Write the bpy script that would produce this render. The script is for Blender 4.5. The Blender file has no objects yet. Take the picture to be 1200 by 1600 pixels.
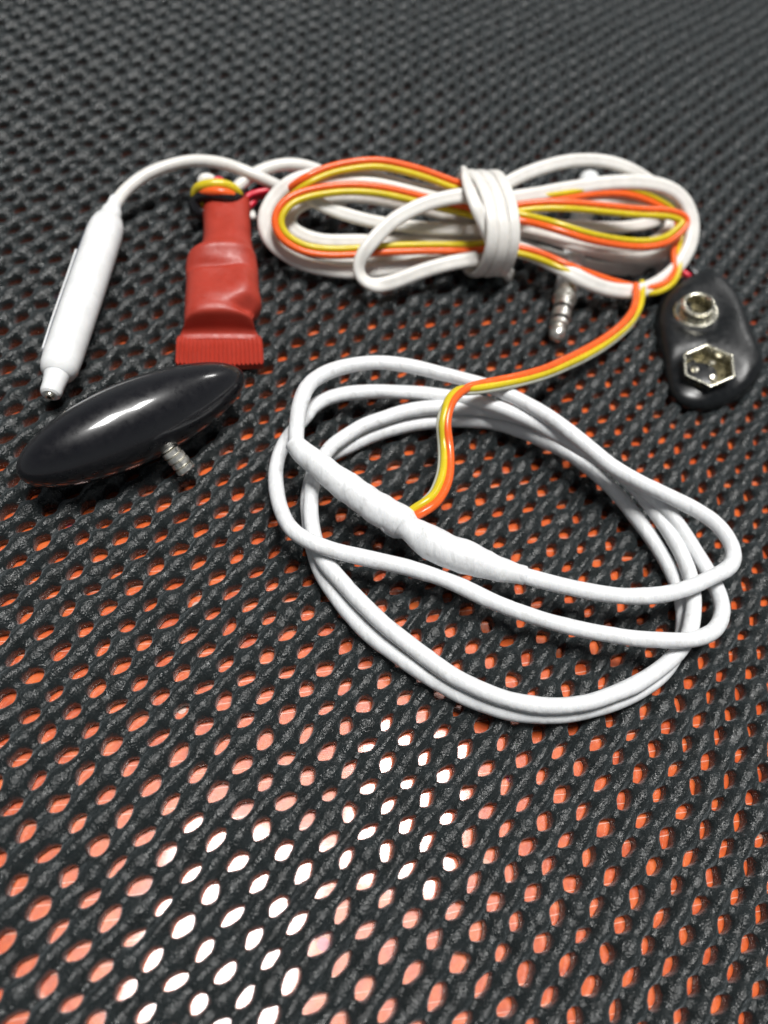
import bpy, math, random
import numpy as np
from mathutils import Matrix, Vector
random.seed(7); rng = np.random.default_rng(7)
# ---------------------------------------------------------------- camera, world, lamps (1 unit = 1 cm)
CAM_H = 8.2574
CR = np.array([[0.98789778, 0.0807322, 0.13243975],
               [0.0, -0.8538642, 0.52049584],
               [0.15510634, -0.51419669, -0.84353055]])     # camera (right, down, forward) -> world
FPX = 1250.0
sc = bpy.context.scene
COL = sc.collection
cam_d = bpy.data.cameras.new('camera'); cam = bpy.data.objects.new('camera', cam_d); COL.objects.link(cam)
m = Matrix.Identity(4)
for r in range(3):
    m[r][0] = CR[r, 0]; m[r][1] = -CR[r, 1]; m[r][2] = -CR[r, 2]
m[2][3] = CAM_H
cam.matrix_world = m
cam_d.sensor_fit = 'VERTICAL'; cam_d.sensor_height = 320; cam_d.sensor_width = 240
cam_d.lens = FPX / 1600 * 320
cam_d.clip_start = 0.1; cam_d.clip_end = 500
cam_d.dof.use_dof = True; cam_d.dof.focus_distance = 8.45
cam_d.dof.aperture_fstop = (cam_d.lens / 1000) / 0.150
sc.camera = cam

def P(x, y, z=0.0):
    """point of the place at height z that the photograph shows at pixel x, y"""
    d = CR @ np.array([(x - 600) / FPX, (y - 800) / FPX, 1.0])
    t = (z - CAM_H) / d[2]
    return np.array([d[0] * t, d[1] * t, z])

w = bpy.data.worlds.new('World'); sc.world = w; w.use_nodes = True
wn = w.node_tree.nodes; wl = w.node_tree.links
bgn = wn['Background']
tc = wn.new('ShaderNodeTexCoord'); sx = wn.new('ShaderNodeSeparateXYZ'); rp = wn.new('ShaderNodeValToRGB')
wl.new(tc.outputs['Generated'], sx.inputs[0]); wl.new(sx.outputs['Z'], rp.inputs[0])
rp.color_ramp.elements[0].position = 0.25; rp.color_ramp.elements[0].color = (0.92, 0.97, 1.0, 1)
rp.color_ramp.elements[1].position = 0.85; rp.color_ramp.elements[1].color = (0.22, 0.24, 0.28, 1)
wl.new(rp.outputs[0], bgn.inputs[0]); bgn.inputs[1].default_value = 0.225

LAMP_H = 120.0
def panel_lamp(name, q, wx, wy, rad, rot):
    ld = bpy.data.lights.new(name, 'AREA'); lo = bpy.data.objects.new(name, ld); COL.objects.link(lo)
    ld.shape = 'RECTANGLE'; ld.size = wx; ld.size_y = wy
    ld.energy = rad * math.pi * wx * wy
    ld.color = (1.0, 0.985, 0.96)
    lo.location = (q[0], q[1], LAMP_H); lo.rotation_euler = (0, 0, math.radians(rot))
panel_lamp('ceiling_lamp', (24, 26), 17, 24, 70, -12)
panel_lamp('ceiling_lamp', (-2, 8), 22, 28, 70, -12)
panel_lamp('ceiling_lamp', (88, 130), 34, 18, 26, 30)
sc.view_settings.view_transform = 'Standard'; sc.view_settings.look = 'None'
sc.view_settings.exposure = 0.0; sc.view_settings.gamma = 1.0
sc.render.engine = 'CYCLES'
sc.cycles.max_bounces = 6; sc.cycles.use_denoising = True

# ---------------------------------------------------------------- helpers
def node_mat(name, base=(.5, .5, .5), rough=.5, metal=0.0, spec=.5, coat=0.0, coat_rough=.1, sss=0.0, sss_scale=.1):
    m = bpy.data.materials.new(name); m.use_nodes = True
    b = m.node_tree.nodes['Principled BSDF']
    b.inputs['Base Color'].default_value = (*base, 1)
    b.inputs['Roughness'].default_value = rough; b.inputs['Metallic'].default_value = metal
    b.inputs['Specular IOR Level'].default_value = spec
    b.inputs['Coat Weight'].default_value = coat; b.inputs['Coat Roughness'].default_value = coat_rough
    if sss:
        b.inputs['Subsurface Weight'].default_value = sss
        b.inputs['Subsurface Radius'].default_value = (1, .8, .6)
        b.inputs['Subsurface Scale'].default_value = sss_scale
    return m, m.node_tree, b

def N(nt, t, **k):
    n = nt.nodes.new(t)
    for a, v in k.items():
        if a in n.inputs.keys(): n.inputs[a].default_value = v
        else: setattr(n, a, v)
    return n
def obj_coord(nt): return N(nt, 'ShaderNodeTexCoord').outputs['Object']
def noise(nt, vec, scale, detail=3, rough=.55):
    n = nt.nodes.new('ShaderNodeTexNoise'); n.inputs['Scale'].default_value = scale
    n.inputs['Detail'].default_value = detail; n.inputs['Roughness'].default_value = rough
    nt.links.new(vec, n.inputs['Vector']); return n.outputs['Fac']
def ramp(nt, fac, stops):
    r = nt.nodes.new('ShaderNodeValToRGB'); cr = r.color_ramp
    while len(cr.elements) < len(stops): cr.elements.new(0.5)
    for e, (p, c) in zip(cr.elements, stops):
        e.position = p; e.color = (*c, 1) if len(c) == 3 else c
    nt.links.new(fac, r.inputs[0]); return r.outputs[0]
def math_n(nt, op, a, b=None):
    n = nt.nodes.new('ShaderNodeMath'); n.operation = op
    for i, v in enumerate((a, b)):
        if v is None: continue
        if isinstance(v, (int, float)): n.inputs[i].default_value = v
        else: nt.links.new(v, n.inputs[i])
    return n.outputs[0]
def bump(nt, bsdf, height, dist, strength=1.0, prev=None, also=()):
    b = nt.nodes.new('ShaderNodeBump'); b.inputs['Strength'].default_value = strength
    b.inputs['Distance'].default_value = dist
    nt.links.new(height, b.inputs['Height'])
    if prev: nt.links.new(prev, b.inputs['Normal'])
    nt.links.new(b.outputs[0], bsdf.inputs['Normal'])
    for s in also: nt.links.new(b.outputs[0], bsdf.inputs[s])
    return b.outputs[0]

def link(name, verts, faces, mat, parent=None, uv=None, smooth=True, label=None):
    me = bpy.data.meshes.new(name)
    if isinstance(faces, np.ndarray):
        k = faces.shape[1]
        me.vertices.add(len(verts)); me.vertices.foreach_set('co', np.asarray(verts, dtype=np.float32).ravel())
        me.loops.add(faces.size); me.loops.foreach_set('vertex_index', faces.ravel().astype(np.int32))
        me.polygons.add(len(faces)); me.polygons.foreach_set('loop_start', np.arange(0, faces.size, k, dtype=np.int32))
        me.update(calc_edges=True)
    else:
        me.from_pydata([tuple(v) for v in verts], [], faces); me.update()
    if uv is not None:
        lay = me.uv_layers.new(name='UVMap')
        vi = np.empty(len(me.loops), dtype=np.int32); me.loops.foreach_get('vertex_index', vi)
        lay.data.foreach_set('uv', np.asarray(uv, dtype=np.float32)[vi].ravel())
    if smooth: me.polygons.foreach_set('use_smooth', [True] * len(me.polygons))
    me.materials.append(mat)
    o = bpy.data.objects.new(name, me); COL.objects.link(o)
    if parent is not None: o.parent = parent
    if label: o['label'] = label
    return o

def thing(name, label, cat, loc=(0, 0, 0), group=None):
    o = bpy.data.objects.new(name, None); COL.objects.link(o)
    o.empty_display_size = .3
    o['label'] = label; o['category'] = cat
    if group: o['group'] = group
    return o

def spline(pts, n=8, closed=False):
    """Catmull-Rom (centripetal-ish) through points of any dimension"""
    p = np.asarray(pts, float); out = []
    m = len(p)
    seg = m if closed else m - 1
    for i in range(seg):
        if closed: p0, p1, p2, p3 = p[(i - 1) % m], p[i], p[(i + 1) % m], p[(i + 2) % m]
        else:
            p1, p2 = p[i], p[i + 1]
            p0 = p[i - 1] if i > 0 else 2 * p1 - p2
            p3 = p[i + 2] if i + 2 < m else 2 * p2 - p1
        for k in range(n):
            t = k / n
            out.append(.5 * ((2 * p1) + (-p0 + p2) * t + (2 * p0 - 5 * p1 + 4 * p2 - p3) * t * t + (-p0 + 3 * p1 - 3 * p2 + p3) * t ** 3))
    if not closed: out.append(p[-1])
    return np.array(out)

def smooth_pts(p, it, closed):
    p = p.copy()
    for _ in range(it):
        if closed: p = .25 * np.roll(p, 1, 0) + .5 * p + .25 * np.roll(p, -1, 0)
        else: p[1:-1] = .25 * p[:-2] + .5 * p[1:-1] + .25 * p[2:]
    return p

def resample(p, step, closed):
    q = np.vstack([p, p[:1]]) if closed else p
    d = np.r_[0, np.cumsum(np.linalg.norm(np.diff(q[:, :3], axis=0), axis=1))]
    n = max(4, int(d[-1] / step))
    s = np.linspace(0, d[-1], n + 1)
    if closed: s = s[:-1]
    return np.stack([np.interp(s, d, q[:, k]) for k in range(q.shape[1])], 1), s

def sweep(name, path, mat, parent=None, closed=False, profile=None, normal=None, ring=14, wob=0.0, wobf=3.0, seed=0, step=.04, cap=True, label=None, wrap=None):
    """path rows: x, y, z, radius. profile: closed list of (a, b) in units of the radius. normal: fixed face direction for flat profiles"""
    path, s = resample(np.asarray(path, float), step, closed)
    c = path[:, :3]; rad = path[:, 3]
    n = len(c)
    T = (np.roll(c, -1, 0) - np.roll(c, 1, 0)) if closed else np.gradient(c, axis=0)
    T /= np.linalg.norm(T, axis=1)[:, None]
    if normal is not None:
        nn = np.asarray(normal, float)
        if nn.ndim == 1: nn = np.tile(nn, (n, 1))
        else:
            tt = np.linspace(0, 1, len(nn)); ss = np.linspace(0, 1, n)
            nn = np.stack([np.interp(ss, tt, nn[:, k]) for k in range(3)], 1)
        S = np.cross(T, nn); S /= np.linalg.norm(S, axis=1)[:, None]; U = np.cross(S, T)
    else:
        S = np.zeros((n, 3)); v = np.cross(T[0], [0, 0, 1.0]); v /= np.linalg.norm(v)
        for i in range(n):
            v = v - T[i] * (v @ T[i]); v /= np.linalg.norm(v); S[i] = v
        if closed:                      # spread the closing twist along the loop
            v = S[-1] - T[0] * (S[-1] @ T[0]); v /= np.linalg.norm(v)
            ang = math.atan2(np.cross(v, S[0]) @ T[0], v @ S[0])
            for i in range(n):
                a = ang * i / n; S[i] = S[i] * math.cos(a) + np.cross(T[i], S[i]) * math.sin(a)
        U = np.cross(S, T)
    if profile is None:
        a = np.arange(ring) * 2 * math.pi / ring; profile = np.stack([np.cos(a), np.sin(a)], 1)
    profile = np.asarray(profile, float); k = len(profile)
    R = rad[:, None] * np.ones((1, k))
    if wob:
        r2 = np.random.default_rng(int(seed * 10) + 11)
        ph = r2.uniform(0, 6.28, (8, 3)); L = s[:, None]
        A = (np.arange(k) * 2 * math.pi / k)[None, :]
        total = s[-1] + step
        for q in range(8):
            f = wobf * (0.5 + q * .5)
            if closed: f = max(1, round(f * total / 6.283)) * 6.283 / total
            R = R * (1 + wob / (1 + q * .35) * np.sin(f * L + ph[q, 0] + (q % 3) * A))
    if wrap:            # overlapping spiral layers: each lap ends in a small step, with pulled creases
        A2 = (np.arange(k) / k)[None, :]; L2 = s[:, None]
        for pitch, amp, sgn in wrap:
            ph2 = L2 / pitch + sgn * A2 + .12 * np.sin(L2 * 5.1 + 2 * math.pi * A2) + .1 * np.sin(L2 * 11.3 + seed)
            fr = ph2 - np.floor(ph2); lap = np.floor(ph2)
            hgt = .6 + .4 * np.sin(lap * 12.9898 + seed)
            R = R * (1 + amp * hgt * (np.clip(fr / .07, 0, 1) * (1 - fr) ** .6))
    V = c[:, None, :] + (R * profile[:, 0])[..., None] * S[:, None, :] + (R * profile[:, 1])[..., None] * U[:, None, :]
    V = V.reshape(-1, 3)
    ii = np.arange(n if closed else n - 1)[:, None]; jj = np.arange(k)[None, :]
    i2 = (ii + 1) % n; j2 = (jj + 1) % k
    F = np.stack([ii * k + jj, i2 * k + jj, i2 * k + j2, ii * k + j2], -1).reshape(-1, 4)
    uv = np.stack([np.repeat(s, k), np.tile(np.arange(k) / k, n)], 1)
    if cap and not closed:
        faces = F.tolist() + [list(range(k)), [(n - 1) * k + q for q in range(k)][::-1]]
        return link(name, V, faces, mat, parent, uv, label=label)
    return link(name, V, F, mat, parent, uv, label=label)

def px_path(pts, default_r, n=8, closed=False, smooth=6):
    """rows (x, y, z[, radius]) in the photograph's pixels and cm of height -> world rows x, y, z, r"""
    q = [list(P(p[0], p[1], p[2])) + [p[3] if len(p) > 3 else default_r] for p in pts]
    return smooth_pts(spline(q, n, closed), smooth, closed)

def lathe(name, base, axis, prof, mat, parent=None, seg=32, smooth=True, label=None, caps=True):
    """prof: (distance along axis, radius)"""
    base = np.asarray(base, float); ax = np.asarray(axis, float); ax /= np.linalg.norm(ax)
    u = np.cross(ax, [0, 0, 1.0] if abs(ax[2]) < .9 else [1.0, 0, 0]); u /= np.linalg.norm(u); v = np.cross(ax, u)
    a = np.arange(seg) * 2 * math.pi / seg
    V = []
    for d, r in prof:
        V += [base + ax * d + r * (math.cos(t) * u + math.sin(t) * v) for t in a]
    F = []
    for i in range(len(prof) - 1):
        for j in range(seg):
            F.append([i * seg + j, i * seg + (j + 1) % seg, (i + 1) * seg + (j + 1) % seg, (i + 1) * seg + j])
    if caps:
        F.append(list(range(seg))[::-1]); F.append([(len(prof) - 1) * seg + j for j in range(seg)])
    o = link(name, V, F, mat, parent, smooth=smooth, label=label)
    if smooth:
        try: o.data.set_sharp_from_angle(angle=math.radians(35))
        except Exception: pass
    return o

# ---------------------------------------------------------------- materials
def mat_foam():
    m, nt, b = node_mat('black_foam_mat', (.010, .013, .014), .5, spec=.55)
    b.inputs['Sheen Weight'].default_value = .20; b.inputs['Sheen Roughness'].default_value = .45; b.inputs['Sheen Tint'].default_value = (.85, .95, 1, 1)
    v = obj_coord(nt)
    f1 = noise(nt, v, 16, 2, .6); f2 = noise(nt, v, 5, 2, .5); f3 = noise(nt, v, 44, 2, .6)
    nt.links.new(ramp(nt, f2, [(.3, (.004, .006, .006)), (.7, (.009, .013, .014))]), b.inputs['Base Color'])
    nt.links.new(ramp(nt, f1, [(.38, (.42,) * 3), (.60, (.24,) * 3)]), b.inputs['Roughness'])
    n1 = bump(nt, b, f2, .016, 1.0)
    n2 = bump(nt, b, f1, .015, 1.0, n1)
    bump(nt, b, f3, .012, 1.0, n2)
    return m
def mat_table():
    m, nt, b = node_mat('orange_lacquer', (.7, .13, .05), .24, spec=.30, coat=.6, coat_rough=.06)
    v = obj_coord(nt)
    mp = N(nt, 'ShaderNodeMapping'); mp.inputs['Rotation'].default_value = (0, 0, .6); mp.inputs['Scale'].default_value = (1, 9, 1)
    nt.links.new(v, mp.inputs[0])
    big = noise(nt, v, .9, 3, .6); mid = noise(nt, v, 7, 4, .65); fine = noise(nt, mp.outputs[0], 22, 3, .6)
    base = ramp(nt, mid, [(.32, (.44, .060, .014)), (.52, (.58, .100, .020)), (.72, (.65, .145, .034))])
    # worn, paler and purple printed flecks
    fl = nt.nodes.new('ShaderNodeTexVoronoi'); fl.inputs['Scale'].default_value = 2.6; nt.links.new(v, fl.inputs['Vector'])
    sp = nt.nodes.new('ShaderNodeSeparateColor'); nt.links.new(fl.outputs['Color'], sp.inputs[0])
    m1 = math_n(nt, 'GREATER_THAN', sp.outputs[0], .86)
    m1 = math_n(nt, 'MULTIPLY', m1, math_n(nt, 'LESS_THAN', fl.outputs['Distance'], .17))
    flc = ramp(nt, sp.outputs[1], [(.0, (.45, .05, .07)), (.4, (.34, .10, .16)), (.62, (.52, .36, .30)), (.8, (.16, .15, .42)), (.9, (.5, .25, .16))])
    mx = nt.nodes.new('ShaderNodeMixRGB'); nt.links.new(m1, mx.inputs[0]); nt.links.new(base, mx.inputs[1]); nt.links.new(flc, mx.inputs[2])
    mx2 = nt.nodes.new('ShaderNodeMixRGB'); nt.links.new(ramp(nt, fine, [(.60, (0,) * 3), (.75, (.22,) * 3)]), mx2.inputs[0])
    nt.links.new(mx.outputs[0], mx2.inputs[1]); mx2.inputs[2].default_value = (.62, .26, .19, 1)
    # thin scratches
    sw = nt.nodes.new('ShaderNodeTexWave'); sw.inputs['Scale'].default_value = .35; sw.inputs['Distortion'].default_value = 9
    sw.inputs['Detail'].default_value = 2; sw.inputs['Detail Scale'].default_value = .25; nt.links.new(mp.outputs[0], sw.inputs[0])
    mx3 = nt.nodes.new('ShaderNodeMixRGB'); nt.links.new(ramp(nt, sw.outputs['Fac'], [(.992, (0,) * 3), (.999, (.7,) * 3)]), mx3.inputs[0])
    nt.links.new(mx2.outputs[0], mx3.inputs[1]); mx3.inputs[2].default_value = (.75, .5, .4, 1)
    nt.links.new(mx3.outputs[0], b.inputs['Base Color'])
    nt.links.new(ramp(nt, fine, [(.3, (.05,) * 3), (.7, (.085,) * 3)]), b.inputs['Coat Roughness'])
    bump(nt, b, fine, .004, .25)
    return m
def mat_tape(name='white_wrapped_tape', freq=5.5, amt=.35):
    m, nt, b = node_mat(name, (.74, .75, .76), .40, spec=.45, sss=.12, sss_scale=.08)
    uvn = N(nt, 'ShaderNodeTexCoord').outputs['UV']
    sep = nt.nodes.new('ShaderNodeSeparateXYZ'); nt.links.new(uvn, sep.inputs[0])
    v = obj_coord(nt)
    nz = noise(nt, v, 2.2, 2, .5)
    # helical overlap edges of the wrapped tape: saw-tooth along the length + around
    a = math_n(nt, 'ADD', math_n(nt, 'MULTIPLY', sep.outputs[0], freq * .55), math_n(nt, 'MULTIPLY', sep.outputs[1], 1.0))
    a = math_n(nt, 'ADD', a, math_n(nt, 'MULTIPLY', nz, 1.3))
    saw = math_n(nt, 'FRACT', a)
    st = ramp(nt, saw, [(.0, (0,) * 3), (.18, (1,) * 3), (1.0, (0,) * 3)])
    n1 = bump(nt, b, st, .016, amt * .8)
    mp = N(nt, 'ShaderNodeMapping'); mp.inputs['Scale'].default_value = (3, 1, 1); nt.links.new(v, mp.inputs[0])
    n2 = bump(nt, b, noise(nt, mp.outputs[0], 7, 4, .6), .03, .38, n1)
    bump(nt, b, noise(nt, v, 60, 2, .5), .003, .3, n2)
    dirt = noise(nt, v, 9, 4, .7)
    nt.links.new(ramp(nt, dirt, [(.28, (.58, .58, .57)), (.42, (.70, .71, .72)), (.8, (.76, .77, .78))]), b.inputs['Base Color'])
    return m
def mat_plastic(name, col, rough=.32, sss=.1, grain=.15, dirt=0.0):
    m, nt, b = node_mat(name, col, rough, spec=.5, sss=sss, sss_scale=.06)
    v = obj_coord(nt)
    c2 = tuple(c * .86 for c in col)
    nt.links.new(ramp(nt, noise(nt, v, 4.5, 4, .6), [(.3, c2), (.65, col)]), b.inputs['Base Color'])
    nt.links.new(ramp(nt, noise(nt, v, 11, 3, .6), [(.3, (rough * .8,) * 3), (.7, (min(1, rough * 1.3),) * 3)]), b.inputs['Roughness'])
    bump(nt, b, noise(nt, v, 30, 3, .6), .006, grain)
    return m
def mat_metal(name, col, rough=.22, grain=.25):
    m, nt, b = node_mat(name, col, rough, metal=1.0)
    v = obj_coord(nt)
    nt.links.new(ramp(nt, noise(nt, v, 14, 4, .65), [(.3, (rough * .6,) * 3), (.7, (rough * 1.6,) * 3)]), b.inputs['Roughness'])
    nt.links.new(ramp(nt, noise(nt, v, 9, 3, .6), [(.3, tuple(c * .78 for c in col)), (.65, col)]), b.inputs['Base Color'])
    bump(nt, b, noise(nt, v, 25, 3, .6), .006, grain)
    return m
M_foam = mat_foam(); M_table = mat_table()
M_tape = mat_tape(); M_joint = mat_tape('white_joint_tape', 7.5, .6)
M_white = mat_plastic('white_cable_jacket', (.76, .74, .70), .33, .15)
M_pod = mat_plastic('white_moulded_plastic', (.80, .81, .81), .30, .15, .05)
M_orange = mat_plastic('orange_insulation', (.86, .13, .022), .24, .15, .05)
M_yellow = mat_plastic('yellow_insulation', (.64, .50, .018), .24, .15, .05)
M_redw = mat_plastic('red_insulation', (.68, .02, .05), .28, .1, .05)
M_blackw = mat_plastic('black_insulation', (.01, .01, .012), .25, 0, .05)
M_shrink = mat_plastic('red_heat_shrink', (.39, .038, .021), .44, .05, .35)
M_vinyl = mat_plastic('black_vinyl', (.005, .006, .007), .33, 0, .04)
M_magnet = mat_plastic('polished_black_magnet', (.005, .005, .007), .30, 0, .04)
M_magnet.node_tree.nodes['Principled BSDF'].inputs['Specular IOR Level'].default_value = .35
M_magnet.node_tree.nodes['Principled BSDF'].inputs['Coat Weight'].default_value = .9
M_magnet.node_tree.nodes['Principled BSDF'].inputs['Coat Roughness'].default_value = .11
M_nickel = mat_metal('nickel', (.80, .76, .64), .30)
M_silver = mat_metal('bright_plug_metal', (.95, .93, .86), .34, .03)
M_chrome = mat_metal('plated_snap_metal', (.80, .77, .64), .22, .03)
M_snap_shade = mat_metal('shaded_plated_metal', (.16, .14, .08), .3, .05)  # darker copy of the snap metal, dimness of the recesses put into its colour
M_pale = mat_plastic('pale_insulation', (.46, .46, .38), .24, .2, .05)
M_gap_shade = mat_plastic('blue_grey_gap_shade', (.10, .12, .17), .5, 0, .1)  # shade between pod and clip, given as a colour
M_dark = mat_plastic('painted_hole_shade', (.02, .016, .012), .6, 0, .1)  # darkness inside the small holes, painted on solid discs

# ---------------------------------------------------------------- table top
ZT0 = -0.04                                          # height of the table surface (the mat's top is near 0.2)
tv = [(-26, -9, ZT0), (30, -9, ZT0), (30, 46, ZT0), (-26, 46, ZT0), (-26, -9, -1.6), (30, -9, -1.6), (30, 46, -1.6), (-26, 46, -1.6)]
tab = link('tabletop', tv, [[0, 1, 2, 3], [7, 6, 5, 4], [0, 4, 5, 1], [1, 5, 6, 2], [2, 6, 7, 3], [3, 7, 4, 0]], M_table, smooth=False)
tab['kind'] = 'structure'; tab['label'] = 'glossy orange red table surface showing through the holes of the black mat'

# ---------------------------------------------------------------- mesh mat
MT = 0.20                                            # thickness
LA = np.array([0.21230317, -0.1689953]); LB = np.array([0.20260749, 0.26048072]); LC = np.array([-2.24699826, 1.92976368])
def ground(u, v):
    """lattice coordinates -> world xy; the far columns of the mat bend a little"""
    bend = 0.12 * 4 * np.log1p(np.exp(np.clip((v - 44) / 4, -20, 20)))
    uu = u + bend
    return LC[0] + uu * LA[0] + v * LB[0], LC[1] + uu * LA[1] + v * LB[1]
_tab = rng.random((256, 256))
def vnoise(x, y):
    xi = np.floor(x).astype(int); yi = np.floor(y).astype(int); fx = x - xi; fy = y - yi
    fx = fx * fx * (3 - 2 * fx); fy = fy * fy * (3 - 2 * fy)
    g = lambda a, b: _tab[a & 255, b & 255]
    return (g(xi, yi) * (1 - fx) + g(xi + 1, yi) * fx) * (1 - fy) + (g(xi, yi + 1) * (1 - fx) + g(xi + 1, yi + 1) * fx) * fy - .5
def warp(u, v):
    du = .05 * np.sin(math.pi * v + .4) * np.cos(2 * math.pi * u * .5) + .15 * vnoise(u * .9 + 31, v * .9) + .35 * vnoise(u * .23, v * .23 + 60) + .06 * vnoise(u * 2.3, v * 2.3 + 7)
    dv = .15 * vnoise(u * .9 + 77, v * .9 + 50) + .35 * vnoise(u * .23 + 20, v * .23 + 33) + .06 * vnoise(u * 2.3 + 40, v * 2.3 + 90)
    return u + du, v + dv
def mat_height(u, v):
    su = np.abs(np.sin(math.pi * u)); sv = np.abs(np.sin(math.pi * v))
    h = .46 + .55 * (su ** 1.25) * (.50 + .50 * sv ** 1.3)
    return MT * (h + .11 * vnoise(u * 1.7 + 5, v * 1.7) + .06 * vnoise(u * 4.3, v * 4.3 + 3) + .05 * vnoise(u * 8.1, v * 8.1 + 3))

def build_mat():
    uu, vv = np.meshgrid(np.arange(-110, 95), np.arange(-60, 150))
    uu = uu.ravel(); vv = vv.ravel()
    gx, gy = ground(uu.astype(float), vv.astype(float))
    keep = (gx > -16) & (gx < 22) & (gy > -4) & (gy < 31)
    uu, vv, gx, gy = uu[keep], vv[keep], gx[keep], gy[keep]
    rel = np.stack([gx, gy, np.zeros_like(gx) - CAM_H], 1) @ CR          # into camera axes
    px = rel[:, 0] / rel[:, 2] * FPX + 600; py = rel[:, 1] / rel[:, 2] * FPX + 800
    infr = (px > -160) & (px < 1360) & (py > -140) & (py < 1800) & (rel[:, 2] > 0)
    lod = np.where(infr & (py > 520), 0, np.where(infr, 1, 2))
    side = 6; nb = side * 4
    k = np.arange(side) / side - .5
    bd = np.concatenate([np.stack([k, -.5 + 0 * k], 1), np.stack([.5 + 0 * k, k], 1), np.stack([-k, .5 + 0 * k], 1), np.stack([-.5 + 0 * k, -k], 1)])
    phi = np.arctan2(bd[:, 1], bd[:, 0])
    RINGS = {0: [(.05, .0), (.02, .30), (.0, .60), (.06, .8), (.16, .91), (.32, .975), (.52, .995), (.76, 1)],
             1: [(.02, .0), (0, .55), (.10, .86), (.35, 1)],
             2: [(0, .0), (.04, .75), (.4, 1)]}
    V = []; F = []; off = 0
    allb = {}
    for L in (0, 1, 2):
        sel = lod == L; U = uu[sel].astype(float); W = vv[sel].astype(float); nC = len(U)
        if nC == 0: continue
        r = np.random.default_rng(L + 3)
        par = np.where((U.astype(int) % 2) == 0, 1.0, -1.0)
        ax = (.228 + .024 * par + r.normal(0, .012, nC)); ay = .342 + .016 * r.normal(0, 1, nC)
        tilt = .05 * par + r.normal(0, .05, nC) - .12
        ph = r.uniform(0, 6.28, (nC, 3)); amp = r.uniform(.01, .05, (nC, 3))
        jit = sum(amp[:, q:q + 1] * np.sin((q + 2) * phi[None, :] + ph[:, q:q + 1]) for q in range(3))
        # superellipse hole with pointed ends
        cp, sp_ = np.cos(phi)[None, :], np.sin(phi)[None, :]
        e = 1.55
        rr = (np.abs(cp / ax[:, None]) ** e + np.abs(sp_ / ay[:, None]) ** e) ** (-1 / e) * (1 + jit)
        hx = rr * cp; hy = rr * sp_
        ct, st_ = np.cos(tilt)[:, None], np.sin(tilt)[:, None]
        hx, hy = hx * ct - hy * st_, hx * st_ + hy * ct
        rings = RINGS[L]; nr = len(rings)
        idx = np.empty((nC, nr + 1, nb), dtype=np.int64)
        for q, (t, zf) in enumerate(rings):
            lx = hx * (1 - t) + bd[None, :, 0] * t; ly = hy * (1 - t) + bd[None, :, 1] * t
            u = U[:, None] + lx; v = W[:, None] + ly
            h = mat_height(u, v)
            wu, wv = warp(u, v); x, y = ground(wu, wv)
            V.append(np.stack([x, y, ZT0 + (h - ZT0) * zf + .002], -1).reshape(-1, 3))
            idx[:, q, :] = off + np.arange(nC * nb).reshape(nC, nb); off += nC * nb
        # shared boundary vertices
        bk = np.stack([np.round((U[:, None] + bd[None, :, 0]) * side * 2).astype(int), np.round((W[:, None] + bd[None, :, 1]) * side * 2).astype(int)], -1)
        code = (bk[..., 0] + 100000) * 1000000 + (bk[..., 1] + 100000)
        allb[L] = (code, idx)
        idx[:, nr, :] = -1
    codes = np.unique(np.concatenate([c.ravel() for c, _ in allb.values()]))
    bu = (codes // 1000000 - 100000) / (side * 2); bv = (codes % 1000000 - 100000) / (side * 2)
    h = mat_height(bu, bv); wu, wv = warp(bu, bv); x, y = ground(wu, wv)
    boff = off
    V.append(np.stack([x, y, h + .002], -1))
    for L, (code, idx) in allb.items():
        idx[:, -1, :] = boff + np.searchsorted(codes, code)
        a = idx[:, :-1, :]; b = idx[:, 1:, :]
        a2 = np.roll(a, -1, 2); b2 = np.roll(b, -1, 2)
        F.append(np.stack([a, b, b2, a2], -1).reshape(-1, 4)[:, ::-1])
    return np.concatenate(V), np.concatenate(F)
mv, mf = build_mat()
mo = link('mesh_mat', mv, mf, M_foam)
mo['label'] = 'black knitted rubber foam mat full of small oval holes lying over the orange surface'; mo['category'] = 'mat'
print('mat quads', len(mf))

# ---------------------------------------------------------------- induction neck loop (white taped coil)
nl = thing('neck_loop', 'large coil of white tape wrapped cable lying nearest the camera with a thick taped joint', 'cable loop')
CRr = .088
turn4 = [(512, 713, .305), (543, 698, .305), (573, 683, .305), (607, 672, .305), (647, 663, .305), (687, 658, .305), (733, 657, .305), (783, 663, .305), (833, 682, .305), (887, 708, .305), (922, 733, .305),
         (958, 765, .305), (994, 808, .305), (1029, 858, .305), (1055, 905, .305), (1066, 940, .305), (1068, 983, .305), (1055, 1025, .305), (1026, 1062, .305), (985, 1088, .305), (937, 1106, .305), (880, 1117, .305), (817, 1116, .305), (754, 1100, .305), (692, 1071, .305),
         (633, 1033, .305), (583, 996, .305), (546, 958, .305), (517, 921, .305), (498, 887, .305), (487, 845, .305), (482, 805, .305), (482, 770, .305), (492, 735, .305)]
turn3 = [(512, 704, .485), (531, 687, .485), (560, 669, .485), (587, 657, .485), (633, 643, .485), (673, 637, .485), (717, 637, .485), (760, 640, .485), (797, 647, .485), (835, 660, .485), (877, 678, .485), (920, 703, .485), (965, 738, .485), (1001, 772, .485), (1034, 815, .485), (1062, 860, .485),
         (1080, 905, .485), (1084, 950, .485), (1075, 995, .485), (1047, 1032, .485), (1000, 1066, .485), (950, 1088, .485), (900, 1101, .485), (838, 1102, .485), (775, 1087, .485), (717, 1062, .485), (667, 1028, .485), (608, 982, .485), (567, 945, .485),
         (533, 908, .485), (508, 879, .485), (492, 845, .485), (486, 805, .485), (487, 765, .485), (495, 735, .485)]
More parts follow.
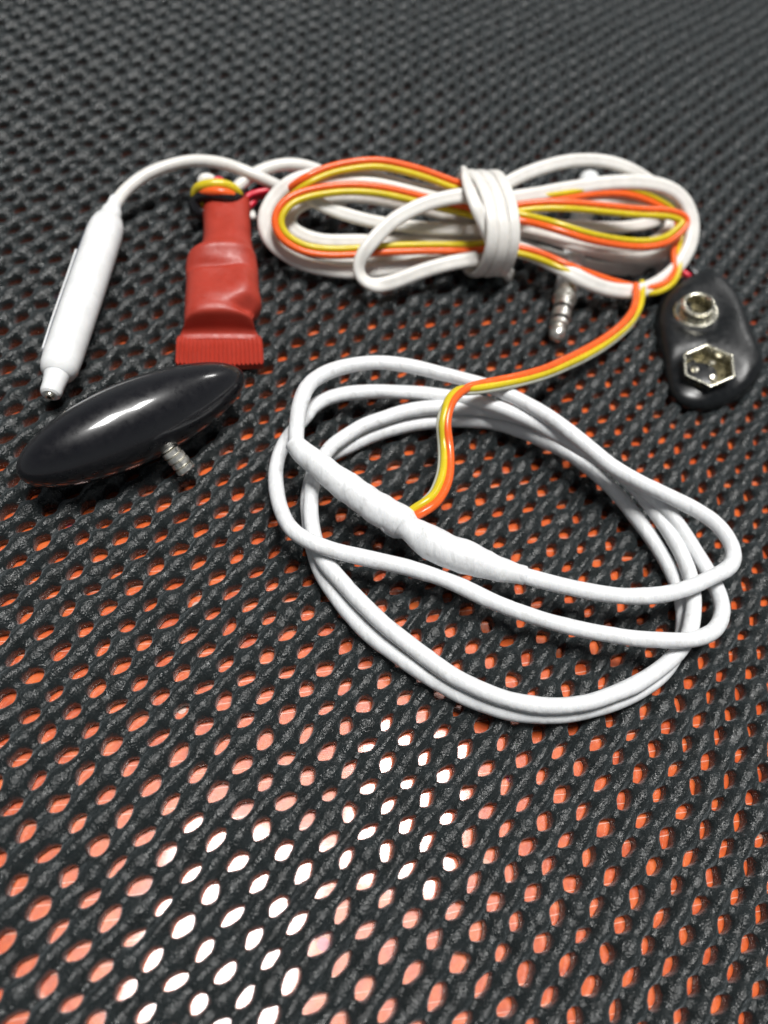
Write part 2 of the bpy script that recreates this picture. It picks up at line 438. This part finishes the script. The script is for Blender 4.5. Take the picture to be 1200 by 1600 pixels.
turn2 = [(478, 650, .50), (487, 637, .5), (510, 623, .48), (543, 615, .46), (587, 612, .46), (640, 613, .48), (687, 618, .52), (730, 624, .58), (780, 637, .64), (830, 658, .66), (880, 685, .68), (935, 717, .68), (985, 748, .66), (1030, 785, .60), (1062, 822, .55), (1086, 861, .5), (1108, 897, .46), (1124, 930, .46), (1128, 958, .5),
         (1118, 983, .56), (1096, 996, .62), (1065, 1001, .68), (1025, 1000, .68), (976, 995, .62), (922, 986, .56), (869, 974, .54), (816, 958, .52), (765, 938, .52), (717, 914, .52), (650, 890, .54), (587, 876, .58), (525, 861, .65), (483, 846, .66),
         (454, 825, .60), (440, 798, .52), (432, 767, .46), (431, 737, .42), (437, 707, .42), (452, 680, .485)]
turn1 = [(472, 712, .80), (463, 690, .82), (464, 665, .84), (467, 637, .84), (478, 607, .82), (500, 587, .78), (533, 574, .74), (577, 567, .72), (617, 568, .72), (660, 576, .72), (700, 586, .74), (747, 598, .76), (794, 616, .78), (826, 633, .8), (865, 656, .84), (901, 683, .86), (933, 710, .86), (965, 735, .86), (1008, 758, .84),
         (1044, 775, .8), (1083, 794, .76), (1117, 816, .72), (1140, 844, .70), (1147, 870, .70), (1136, 889, .70), (1111, 902, .70), (1079, 917, .70), (1047, 927, .69), (1008, 932, .68), (958, 930, .66), (905, 921, .64), (851, 908, .64), (801, 895, .66), (765, 888, .68)]
for k, (t, cl) in enumerate(((turn4, True), (turn3, True), (turn2, True), (turn1, False))):
    sweep('cable_turn', px_path(t, CRr * (1, 1, 1.0, 1.02)[k], closed=cl, smooth=8), M_tape, nl, closed=cl, ring=24, wob=.028, wobf=3.2, seed=k, step=.03, wrap=[(.62, .05, 1)])
joint = [(459, 692, .83, .108), (474, 708, .84, .125), (495, 724, .84, .135), (520, 744, .80, .150), (545, 763, .76, .165), (570, 781, .72, .178), (595, 797, .70, .185), (615, 808, .68, .185), (631, 817, .68, .180), (640, 826, .68, .145),
         (650, 833, .68, .158), (668, 845, .68, .180), (692, 857, .68, .186), (720, 868, .68, .183), (742, 876, .68, .176), (762, 884, .68, .158), (780, 889, .68, .138), (800, 894, .67, .118), (820, 899, .66, .106)]
sweep('tape_joint', px_path(joint, .15, n=6, smooth=2), M_joint, nl, ring=64, wob=.026, wobf=8.0, seed=9, step=.011, wrap=[(.46, .075, 1), (.31, .03, -1)], label='thick bulging white taped splice')
# small loose tape end
fl = [P(592, 824, .64), P(600, 833, .58), P(614, 841, .54), P(634, 842, .55), P(640, 828, .62), P(618, 829, .62), P(600, 826, .66), P(588, 820, .67)]
flb = [p + np.array([0, .02, -.015]) for p in fl]
link('loose_tape_end', fl + flb, [[0, 1, 6, 7], [1, 2, 5, 6], [2, 3, 4, 5], [15, 14, 9, 8], [14, 13, 10, 9], [13, 12, 11, 10], [0, 8, 9, 1], [1, 9, 10, 2], [2, 10, 11, 3], [7, 6, 14, 15], [6, 5, 13, 14], [5, 4, 12, 13], [0, 7, 15, 8], [3, 11, 12, 4]], M_joint, nl)
# twin lead leaving the joint and climbing over the coil to the bundle
lead_o = [(632, 815, .66), (645, 808, .74), (667, 797, .80), (685, 782, .80), (698, 758, .78), (703, 730, .78), (702, 697, .82), (698, 667, .92), (701, 643, .98), (710, 623, 1.0), (727, 608, 1.0), (750, 600, .98), (797, 591, .96), (846, 578, .84), (883, 562, .66), (917, 545, .50), (950, 525, .42), (974, 505, .42), (989, 485, .46), (994, 466, .5), (993, 445, .5)]
lead_y = [(628, 808, .67), (643, 795, .76), (664, 782, .82), (677, 769, .80), (687, 745, .78), (691, 720, .78), (690, 690, .82), (688, 664, .92), (692, 643, .98), (701, 624, 1.0), (718, 613, 1.0), (748, 611, .98), (798, 602, .94), (846, 590, .82), (886, 574, .64), (921, 557, .48), (954, 536, .38), (980, 514, .36), (996, 492, .38), (1003, 468, .42), (1003, 445, .45)]
sweep('orange_wire', px_path(lead_o, .054), M_orange, nl, ring=14, wob=.012, seed=3)
sweep('yellow_wire', px_path([(x + (3.5 if y > 640 else 0), y - (4.5 if y < 615 else 0), z) for x, y, z in lead_y], .05), M_yellow, nl, ring=14, wob=.012, seed=4)

sweep('pale_wire', px_path([(x + (-3 if y > 640 else 0), y + (2 if y < 615 else 0), z - .03) for x, y, z in lead_y[2:]], .03), M_pale, nl, ring=10)
# ---------------------------------------------------------------- wire bundle
wb = thing('wire_bundle', 'hank of flat white and orange yellow wire folded long and bound round its middle', 'wire bundle')
FACE = np.array([.08, -.62, .78])
a8 = np.arange(20) * 2 * math.pi / 20
FLAT = [(1.0 * math.cos(t), (.52 + .10 * abs(math.cos(t))) * math.sin(t) * (1 - .18 * math.exp(-(math.cos(t) / .18) ** 2))) for t in a8]
def zb(y): return .30 + max(0, (428 - y)) * .0052
def strand(pts, dz=0.0, **k):
    lift = lambda x, y: .26 * math.exp(-((x - 895) / 60) ** 2) * max(0, min(1, (y - 300) / 60)) if x > 700 else 0      # over the plug lying beneath
    return [(x, y, zb(y) + (d[0] if d else 0) + dz + lift(x, y)) for (x, y, *d) in pts]
def white(pts, r=.10, dz=0.0, closed=False, normal=FACE, prof=FLAT, seed=0, parent=wb, name='white_cable'):
    sweep(name, px_path(strand(pts, dz), r, closed=closed, smooth=8), M_white, parent, closed=closed, profile=prof, normal=normal, wob=.01, seed=seed)
def ribbon(pts, dz=0.0, r=.05, flip=1, closed=False):
    """orange wire at the traced line, yellow lying along its inner side"""
    p = px_path(strand(pts, dz), r, closed=closed, smooth=8)
    T = np.gradient(p[:, :3], axis=0); T /= np.linalg.norm(T, axis=1)[:, None]
    S = np.cross(T, FACE); S /= np.linalg.norm(S, axis=1)[:, None]
    sweep('orange_wire', p, M_orange, wb, closed=closed, ring=12)
    q = p.copy(); q[:, :3] += S * flip * r * 1.72; q[:, 3] = r * .95
    sweep('yellow_wire', q, M_yellow, wb, closed=closed, ring=12)

# left side loops (run from the binding round the left end and back)
white([(760, 300), (719, 304), (677, 301), (635, 291), (579, 277), (540, 272, .02), (495, 273, .02), (460, 282, .02), (435, 300, .0), (418, 325), (413, 348), (420, 372), (437, 391), (467, 409), (505, 420), (554, 425), (620, 419), (670, 408), (726, 397), (765, 390)], dz=.0, seed=1)
white([(765, 352), (700, 338), (630, 318), (560, 306), (500, 309), (465, 322), (452, 342), (462, 362), (500, 376), (547, 377), (600, 377), (660, 378), (726, 378), (765, 378)], dz=-.02, seed=2)
white([(765, 360), (700, 358), (635, 354), (582, 346), (530, 332), (494, 316), (478, 300, .03), (490, 287, .03), (540, 284), (600, 290), (660, 305), (720, 318), (765, 325)], dz=.06, seed=3, r=.092)
white([(765, 405), (700, 405), (640, 412), (590, 412), (530, 408), (480, 400), (445, 382), (426, 352), (432, 318), (450, 297), (480, 284), (520, 281), (580, 288), (640, 300), (720, 315), (765, 318)], dz=-.16, seed=4)
# orange + yellow ribbon
ribbon([(760, 298), (715, 286), (670, 269), (628, 257), (586, 250), (540, 255), (505, 264), (474, 279), (450, 296, -.12), (430, 318, -.3), (436, 345, -.42), (455, 365, -.42)], dz=.12, flip=-1)
ribbon([(765, 335, -.05), (730, 325), (691, 316), (666, 309), (628, 299), (586, 291), (540, 289), (495, 294), (460, 304), (439, 320), (429, 342), (434, 364), (450, 381), (477, 394), (512, 399), (555, 398), (600, 394), (670, 392), (726, 392), (765, 388)], dz=.16, flip=-1)
# flat white tail looping out to the left over everything
white([(780, 312), (750, 304), (722, 306), (687, 312), (652, 324), (617, 343), (590, 368), (569, 394), (560, 417, -.04), (566, 436, -.10), (586, 446, -.14), (614, 441, -.14), (656, 425, -.12), (700, 412, -.1), (745, 404, -.1)], dz=.30, r=.105,
      normal=np.array([FACE, FACE, FACE, FACE, (.5, -.4, .75), (.75, -.2, .6), (.5, -.6, .7), (.1, -.6, .8), FACE]), seed=5)
# right side loops
white([(770, 300), (798, 283), (825, 270), (867, 256), (908, 250), (950, 253), (988, 266), (1022, 288), (1052, 310), (1066, 340), (1064, 372), (1045, 396), (1000, 404), (950, 398), (900, 384), (846, 366), (796, 360), (765, 358)], dz=-.04, seed=6)
white([(765, 318), (796, 311), (846, 303), (900, 293), (950, 286), (1004, 285), (1045, 294), (1070, 314), (1082, 345), (1080, 378), (1066, 407), (1044, 431), (1012, 451), (985, 456), (950, 452), (917, 440), (879, 420), (837, 399), (796, 386), (765, 380)], dz=.10, r=.112, seed=7)
white([(765, 345), (825, 352), (880, 352), (950, 356), (1000, 352), (1040, 340), (1052, 322), (1030, 304), (985, 298), (930, 303), (870, 312), (796, 322), (765, 325)], dz=-.10, seed=8, r=.09)
white([(765, 372), (830, 388), (880, 404), (940, 418), (1000, 424), (1040, 414), (1058, 390), (1060, 352), (1040, 322), (1000, 300), (940, 292), (880, 300), (796, 316)], dz=-.20, seed=10, r=.09)
ribbon([(765, 325), (796, 322), (846, 316), (900, 317), (950, 322), (1000, 327), (1045, 329), (1070, 338), (1073, 352), (1058, 368), (1040, 380), (1010, 386), (971, 384), (917, 374), (867, 358), (825, 347), (796, 342), (765, 338)], dz=.20, flip=1)
ribbon([(765, 385), (800, 384), (846, 396), (887, 414), (933, 431), (983, 446), (1022, 449), (1046, 436), (1054, 416), (1052, 392, -.05), (1058, 370, -.1), (1056, 345, -.1), (1030, 322, -.1), (983, 304, -.05), (933, 303, -.05), (880, 312, -.05), (820, 318, -.05), (770, 322, -.05)], dz=.12, flip=1)
white([(765, 352), (820, 357), (870, 368), (920, 379), (965, 386), (1005, 384), (1036, 368), (1048, 345), (1034, 322), (1000, 312), (950, 311), (880, 318), (820, 327), (765, 332)], dz=.0, seed=12, r=.088)
white([(765, 396), (690, 398), (620, 402), (550, 404), (495, 396), (460, 378), (447, 352), (456, 328), (480, 309), (530, 300), (600, 305), (680, 320), (765, 336)], dz=-.04, seed=13, r=.085)
# binding: three turns of the same flat cable
def binding(xc, top, bot, skew, seed):
    pts = []
    ctr = P(xc, 352, .74); n = 20
    right = P(xc + 10, 352, .74) - ctr; right[2] = 0; right /= np.linalg.norm(right)
    back = np.array([-right[1], right[0], 0])
    for k in range(n):
        a = 2 * math.pi * k / n
        y = .78 * math.cos(a); z = .62 * math.sin(a)
        e = .88
        y = math.copysign(abs(math.cos(a)) ** e, math.cos(a)) * (.76 + .02 * seed); z = math.copysign(abs(math.sin(a)) ** e, math.sin(a)) * (.61 - .02 * seed)
        p = ctr + back * y + np.array([0, 0, z + .03]) + right * (skew * (-math.cos(a + .6)))
        pts.append(list(p) + [.088])
    c = np.array(pts)
    p = smooth_pts(spline(c, 6, True), 4, True)
    cc = p[:, :3].mean(0); nn = p[:, :3] - cc
    # face outward
    q, s = resample(p, .04, True)
    nr = q[:, :3] - cc
    sweep('binding_turn', p, M_white, wb, closed=True, profile=FLAT, normal=nr, step=.04, wob=.01, seed=seed)
binding(736, 0, 0, .04, 1); binding(754.5, 0, 0, .02, 2); binding(773, 0, 0, .0, 1.3)
cross = [(727, 268, 1.20), (730, 285, 1.34), (742, 318, 1.34), (756, 350, 1.16), (770, 382, .92), (784, 410, .62), (794, 427, .36), (797, 432, .2)]
sweep('binding_turn', px_path([(x, y, z) for x, y, z in cross], .098, smooth=4), M_white, wb, profile=FLAT, normal=(.25, -.75, .62), wob=.01, seed=22, label='diagonal end of the binding crossing the other turns')

# ---------------------------------------------------------------- jack plug under the bundle
jp = thing('jack_plug', 'white moulded jack plug with bare silver tip poking out under the wire bundle', 'plug')
tip = P(869, 531, .33); rear = P(921, 278, .50)
d = rear - tip; Ln = np.linalg.norm(d); d /= Ln
lathe('plug_tip', tip, d, [(0, .03), (.02, .07), (.09, .112), (.15, .118), (.21, .088), (.24, .09), (.26, .134), (.33, .134)], M_silver, jp)
lathe('insulator_ring', tip, d, [(.331, .12), (.395, .12)], M_blackw, jp)
lathe('plug_ring', tip, d, [(.396, .136), (.56, .136)], M_silver, jp)
lathe('insulator_ring', tip, d, [(.561, .12), (.625, .12)], M_blackw, jp)
lathe('plug_sleeve', tip, d, [(.626, .136), (.80, .136), (.805, .172), (.88, .172), (.885, .15), (1.02, .15)], M_silver, jp)
lathe('plug_body', tip, d, [(1.021, .14), (1.04, .165), (1.10, .172), (Ln - .06, .172), (Ln - .02, .16), (Ln, .13)], M_pod, jp)

# ---------------------------------------------------------------- white microphone pod with its cable
mp_ = thing('inline_pod', 'slim white capsule shaped pod with a small metal tipped nose at far left', 'pod')
pa = P(78, 618, .50); pb = P(176, 327, .55)
d = pb - pa; Ln = np.linalg.norm(d); d /= Ln
lathe('pod_body', pa, d, [(q_, r_ * .83) for q_, r_ in [(.30, .12), (.305, .185), (.345, .232), (.42, .262), (.60, .275), (Ln * .5, .285), (Ln - .55, .282), (Ln - .36, .268), (Ln - .24, .225), (Ln - .18, .17), (Ln - .16, .150)]], M_pod, mp_, seg=40)
lathe('pod_nose', pa, d, [(q_, r_ * .83) for q_, r_ in [(.0, .105), (.02, .135), (.06, .148), (.12, .148), (.22, .160), (.31, .178)]], M_pod, mp_)
lathe('strain_relief', pa, d, [(q_, r_ * .83) for q_, r_ in [(Ln - .175, .165), (Ln - .10, .168), (Ln - .04, .158), (Ln - .02, .135), (Ln + .04, .125), (Ln + .20, .105)]], M_pod, mp_)
lathe('metal_eyelet', pa, d, [(q_, r_ * .83) for q_, r_ in [(-.03, .035), (-.035, .05), (-.02, .066), (.005, .07)]], M_nickel, mp_, seg=20)
lathe('eyelet_hole_shade', pa, d, [(q_, r_ * .83) for q_, r_ in [(-.036, .025), (-.03, .034)]], M_dark, mp_, seg=16)  # solid disc coloured as the shade inside the eyelet
# side clip; a dark solid strip stands in for the shade of its gap
clip_line = [(150, 352, .60), (134, 394, .58), (121, 432, .58), (107, 472, .56), (94, 510, .56), (82, 548, .54), (78, 566, .5)]
sweep('gap_shade', px_path([(x - 8.5, y, z - .02) for x, y, z in clip_line], .045, smooth=2), M_gap_shade, mp_, step=.03)
sweep('side_clip', px_path([(x - 14, y, z - .10) for x, y, z in clip_line[1:6]], .04, smooth=2), M_pod, mp_, profile=[(.55 * math.cos(t), 1.5 * math.sin(t)) for t in a8], normal=(0, 0, 1), step=.03)
cable1 = [(177, 326, .55), (186, 310, .56), (202, 292, .60), (232, 271, .66), (270, 257, .72), (307, 251, .78), (345, 255, .82), (375, 264, .82), (398, 274, .78), (425, 286, .7), (455, 300, .6), (490, 312, .5), (540, 322, .45)]
sweep('pod_cable', px_path(cable1, .084), M_white, mp_, ring=16, wob=.01)

# ---------------------------------------------------------------- red heat shrink module
rm = thing('heat_shrink_module', 'stubby red heat shrink sleeve crimped flat at its near end with wires knotted on top', 'electronic module')
sec = [(318, 319, 389, .24, .42), (323, 316, 391, .27, .43), (340, 317, 391, .28, .44), (362, 318, 392, .28, .44), (380, 317, 393, .285, .45), (394, 313, 395, .30, .46), (401, 307, 397, .315, .46), (407, 297, 399, .325, .47), (412, 292, 401, .325, .47), (424, 290, 403, .31, .45), (440, 291, 404, .295, .44), (460, 290, 405, .30, .44), (474, 289, 408, .31, .45),
       (482, 289, 408, .30, .46), (488, 289, 403, .29, .46), (493, 288, 396, .28, .46), (501, 288, 394, .275, .45), (508, 288, 396, .25, .43), (515, 286, 398, .18, .37), (521, 283, 401, .11, .31), (527, 280, 405, .075, .275), (534, 277, 408, .06, .265)]
def loft(rows, name, mat, parent, seg=48, e=2.6):
    ys = np.array([r[0] for r in rows], float); A = spline(np.array(rows, float), 5)
    V = []; n = len(A)
    for k, (y, xl, xr, h, z) in enumerate(A):
        L = P(xl, y, z); R_ = P(xr, y, z); c = (L + R_) / 2; hw = (R_ - L) / 2
        for j in range(seg):
            t = 2 * math.pi * j / seg; ct, st = math.cos(t), math.sin(t)
            x = math.copysign(abs(ct) ** (2 / e), ct); zz = math.copysign(abs(st) ** (2 / e), st)
            hh = h
            dz = 0
            if st > 0:      # board and parts showing through the shrunk skin
                if 405 < y < 440: dz -= .07 * math.exp(-((y - 437 - 5 * x) / 7) ** 2) * st * (1 - .6 * x)
                dz += .035 * math.exp(-((y - 412) / 8) ** 2) * st
                dz += .08 * math.exp(-((x - .6) / .30) ** 2 - ((y - 462) / 20) ** 2)
                dz -= .12 * math.exp(-((x - .75) / .3) ** 2 - ((y - 494) / 8) ** 2)
                dz -= .03 * math.exp(-((x + .2) / .4) ** 2 - ((y - 452) / 18) ** 2)
                dz += .035 * math.exp(-((x - .25) / .3) ** 2 - ((y - 385) / 16) ** 2)
            V.append(c + hw * x + np.array([0, 0, hh * zz + dz]))
    F = [[k * seg + j, k * seg + (j + 1) % seg, (k + 1) * seg + (j + 1) % seg, (k + 1) * seg + j] for k in range(n - 1) for j in range(seg)]
    F.append(list(range(seg))[::-1]); F.append([(n - 1) * seg + j for j in range(seg)])
    return link(name, V, F, mat, parent)
loft(sec, 'sleeve', M_shrink, rm)
# crimped end: flat fin with pressed ribs
cr = [(530, 279, 406), (536, 276.5, 409), (545, 276, 410), (558, 275.5, 411), (568, 275, 411.5), (573, 275, 411.5)]
V = []; nX = 20 * 8
for k, (y, xl, xr) in enumerate(cr):
    for top in (1, 0):
        for j in range(nX + 1):
            f = j / nX
            rb = .5 + .5 * math.cos(f * 20 * 2 * math.pi)
            fade = min(1, .25 + k * .4)
            z = .26 + (.045 if k < 2 else .04) * (1 if top else -1) + (.036 * rb * fade if top else 0)
            p = P(xl + (xr - xl) * f, y + 2.5 * math.sin(f * 3.1), .25); p[2] = z
            V.append(p)
W = nX + 1; F = []
for k in range(len(cr) - 1):
    a, b = k * 2 * W, (k + 1) * 2 * W
    for j in range(nX):
        F.append([a + j, b + j, b + j + 1, a + j + 1]); F.append([a + W + j, a + W + j + 1, b + W + j + 1, b + W + j])
    F.append([a, a + W, b + W, b]); F.append([a + nX, b + nX, b + W + nX, a + W + nX])
a = (len(cr) - 1) * 2 * W
for j in range(nX):
    F.append([a + j, a + W + j, a + W + j + 1, a + j + 1]); F.append([j, j + 1, W + j + 1, W + j])
co = link('crimped_end', V, F, M_shrink, rm)
try: co.data.set_sharp_from_angle(angle=math.radians(50))
except Exception: pass
# wires at the neck
def wire(name, pts, r, mat, parent=rm, **k): sweep(name, px_path(pts, r, smooth=3), mat, parent, ring=12, step=.03, **k)
wire('black_wire', [(330, 330, .45), (312, 332, .45), (305, 322, .52), (306, 311, .60), (314, 305, .68), (330, 303, .74), (348, 306, .76), (362, 309, .72), (374, 306, .62), (380, 296, .5)], .085, M_blackw)
wire('black_wire', [(318, 338, .38), (304, 330, .40), (303, 316, .50), (312, 309, .58), (340, 312, .60)], .075, M_blackw)
wire('yellow_wire', [(318, 322, .5), (305, 308, .62), (307, 296, .74), (316, 290, .82), (335, 287, .86), (354, 289, .84), (368, 297, .76), (374, 309, .62), (372, 322, .5)], .066, M_yellow)
wire('orange_wire', [(316, 316, .5), (309, 306, .62), (313, 300, .72), (330, 299, .80), (348, 300, .82), (364, 306, .74), (370, 318, .55)], .06, M_orange)
wire('white_wire', [(330, 322, .45), (322, 300, .62), (316, 285, .78), (319, 279, .82), (330, 281, .80), (338, 296, .62)], .075, M_white)
wire('red_wire', [(345, 322, .45), (339, 296, .72), (336, 284, .86), (341, 280, .88), (350, 286, .82), (356, 305, .6)], .042, M_redw)
wire('red_wire', [(372, 330, .42), (378, 318, .5), (388, 306, .56), (404, 300, .6), (424, 296, .62), (450, 292, .56), (480, 290, .5)], .045, M_redw)
wire('red_wire', [(368, 336, .36), (384, 326, .42), (396, 316, .46), (402, 308, .46), (420, 304, .46), (452, 300, .45), (485, 300, .45)], .045, M_redw)
wire('white_wire', [(376, 330, .34), (388, 336, .34), (396, 340, .32), (392, 330, .34), (386, 324, .36)], .045, M_white)
wire('black_wire', [(382, 318, .3), (398, 296, .42), (420, 284, .5), (450, 278, .5), (480, 284, .5)], .045, M_blackw)
sweep('white_cable', px_path([(358, 320, .45), (364, 302, .58), (376, 288, .66), (392, 275, .72), (414, 264, .78), (442, 257, .80), (470, 258, .78), (497, 266, .70), (530, 282, .6), (570, 298, .5)], .088), M_white, rm, ring=16)

# ---------------------------------------------------------------- oval black magnet
e0 = P(28, 743, .69); e1 = P(379, 584, .69)
c = (e0 + e1) / 2; ax = e1 - e0; La = np.linalg.norm(ax) / 2 ; ax /= La * 2
seg = 64; rows = 48; RB = .475
V = []
up = np.array([0, 0, 1.0]); sdv = np.cross(up, ax); sdv /= np.linalg.norm(sdv)
for i in range(rows + 1):
    t = math.pi * i / rows
    q = -math.cos(t); rr = RB * (max(0, 1 - abs(q) ** 1.82)) ** .5 * (1 - .04 * q)
    for j in range(seg):
        a = 2 * math.pi * j / seg
        V.append(c + ax * q * La + rr * (math.cos(a) * sdv + math.sin(a) * up))
F = [[i * seg + j, i * seg + (j + 1) % seg, (i + 1) * seg + (j + 1) % seg, (i + 1) * seg + j] for i in range(rows) for j in range(seg)]
om = link('oval_magnet', V, F, M_magnet)
om['label'] = 'glossy black olive shaped magnet lying left of the white coil'; om['category'] = 'magnet'
# ---------------------------------------------------------------- stack of tiny disc magnets clinging to it
dm = thing('disc_magnet_stack', 'short stack of tiny silver disc magnets stuck to the side of the black oval magnet', 'magnet stack')
b0 = P(257, 693, .60); b1 = P(293, 736, .36); d = b1 - b0; Ln = np.linalg.norm(d); d /= Ln
nD = 5; th = Ln / nD
for k in range(nD):
    off = rng.normal(0, .004, 3)
    lathe('disc', b0 + d * th * k + off, d, [(.004, .098), (.014, .113), (th - .016, .113), (th - .004, .098)], M_silver, dm, seg=28)

# ---------------------------------------------------------------- battery snap connector
bs = thing('battery_snap', 'black vinyl battery clip with two round and hexagonal metal snap studs at right', 'battery connector')
outl = [(1092, 428), (1112, 434), (1138, 462), (1155, 500), (1169, 541), (1183, 574), (1183, 593), (1168, 611), (1143, 625), (1117, 632), (1089, 632), (1063, 619), (1050, 598), (1043, 562), (1033, 527), (1030, 494), (1037, 462), (1060, 438)]
rimp = spline([P(x, y, .30) for x, y in outl], 5, True); cen = rimp.mean(0); nR = len(rimp)
TX = .20
s1 = P(1087, 488, .50); s2 = P(1103, 581, .50)
s1[2] += TX * (s1[0] - cen[0]) * .9; s2[2] += TX * (s2[0] - cen[0]) * .9
s1 = P(1087, 488, s1[2]); s2 = P(1103, 581, s2[2])
UN = np.array([-.26, -.03, 1.0]); UN /= np.linalg.norm(UN)
UX = np.array([1.0, 0, .26]); UX /= np.linalg.norm(UX); UY = np.cross(UN, UX)
V = []; lev = [(1.0, .16), (1.01, .22), (1.0, .30), (.975, .37), (.93, .43), (.87, .475), (.79, .50), (.68, .515), (.55, .52), (.42, .52), (.3, .52), (.18, .52), (.06, .52)]
for s_, z in lev:
    for k_, p in enumerate(rimp):
        q = cen + (p - cen) * s_
        d1 = np.linalg.norm((q - s1)[:2]); d2 = np.linalg.norm((q - s2)[:2])
        dz = -.05 * math.exp(-((d2 - .42) / .12) ** 2) - .03 * math.exp(-((d1 - .36) / .10) ** 2)      # pressed rings round the studs
        dz += .02 * math.sin(q[0] * 5.0 + 1) * math.sin(q[1] * 4.0)
        q[2] = z + dz * min(1, (1.02 - s_) * 6) + TX * (q[0] - cen[0]) * max(0, (z - .2) / .32)
        V.append(q)
F = [[i * nR + j, i * nR + (j + 1) % nR, (i + 1) * nR + (j + 1) % nR, (i + 1) * nR + j] for i in range(len(lev) - 1) for j in range(nR)]
F.append([(len(lev) - 1) * nR + j for j in range(nR)]); F.append(list(range(nR))[::-1])
link('vinyl_cap', V, F, M_vinyl, bs)
U = UN
lathe('round_stud', s1, U, [(0, .32), (.012, .32), (.03, .305), (.034, .285), (.032, .235), (.12, .215), (.15, .232), (.172, .238), (.186, .228), (.190, .210), (.184, .190), (.165, .178), (.09, .172), (.02, .17)], M_chrome, bs, seg=48, caps=False)
lathe('stud_hollow', s1, U, [(.025, .171), (.03, .168), (.034, .12), (.03, .05), (.03, .0)], M_snap_shade, bs, seg=32, caps=False)
# hexagonal socket: thin flared wall of six leaves
hexa = math.atan2(*(P(1144, 561, .64) - P(1105, 571, .64))[1::-1])
def hexring(r, z, twist=0.0, n=8, sharp=0.0):
    out = []
    for k in range(6):
        a0 = hexa + k * math.pi / 3; a1 = a0 + math.pi / 3
        p0 = np.array([math.cos(a0), math.sin(a0)]); p1 = np.array([math.cos(a1), math.sin(a1)])
        for t in range(n):
            q = p0 + (p1 - p0) * t / n; rad = np.linalg.norm(q)
            q = q / rad * (rad * (1 - sharp) + .93 * sharp) * r
            out.append(s2 + q[0] * UX + q[1] * UY + z * UN)
    return out
prof = [(.34, .0, 0), (.345, .04, 0), (.37, .11, .0), (.383, .128, 0), (.388, .138, 0), (.384, .148, 0), (.372, .151, 0), (.352, .146, 0), (.340, .12, 0), (.325, .05, 0), (.315, .0, 0)]
V = []
for r_, z_, sh in prof: V += hexring(r_, z_ + .012, sharp=sh)
nH = 48
F = [[i * nH + j, i * nH + (j + 1) % nH, (i + 1) * nH + (j + 1) % nH, (i + 1) * nH + j] for i in range(len(prof) - 1) for j in range(nH)]
hs = link('hexagonal_socket', V, F, M_chrome, bs)
try: hs.data.set_sharp_from_angle(angle=math.radians(40))
except Exception: pass
lathe('socket_floor', s2, UN, [(.014, .31), (.016, .26), (.03, .18), (.024, .12), (.012, .08)], M_snap_shade, bs, seg=36, caps=False)
for k_ in range(3):
    a_ = hexa + .5 + k_ * 2.1
    lathe('spring_leaf', s2 + .15 * math.cos(a_) * UX + .15 * math.sin(a_) * UY + .015 * UN, UN + .5 * math.cos(a_) * UX + .5 * math.sin(a_) * UY, [(0, .06), (.04, .055), (.05, .035)], M_nickel, bs, seg=14)
lathe('socket_hole_shade', s2 - .01 * UN, UN, [(0.0, .085), (.024, .083)], M_dark, bs, seg=20)  # dark disc closing the floor, painted as the hole's shade
wire('red_wire', [(1082, 436, .36), (1070, 427, .40), (1058, 419, .34), (1048, 412, .28)], .045, M_redw, bs)
wire('black_wire', [(1092, 434, .40), (1078, 420, .42), (1064, 406, .40), (1040, 396, .36)], .05, M_blackw, bs)
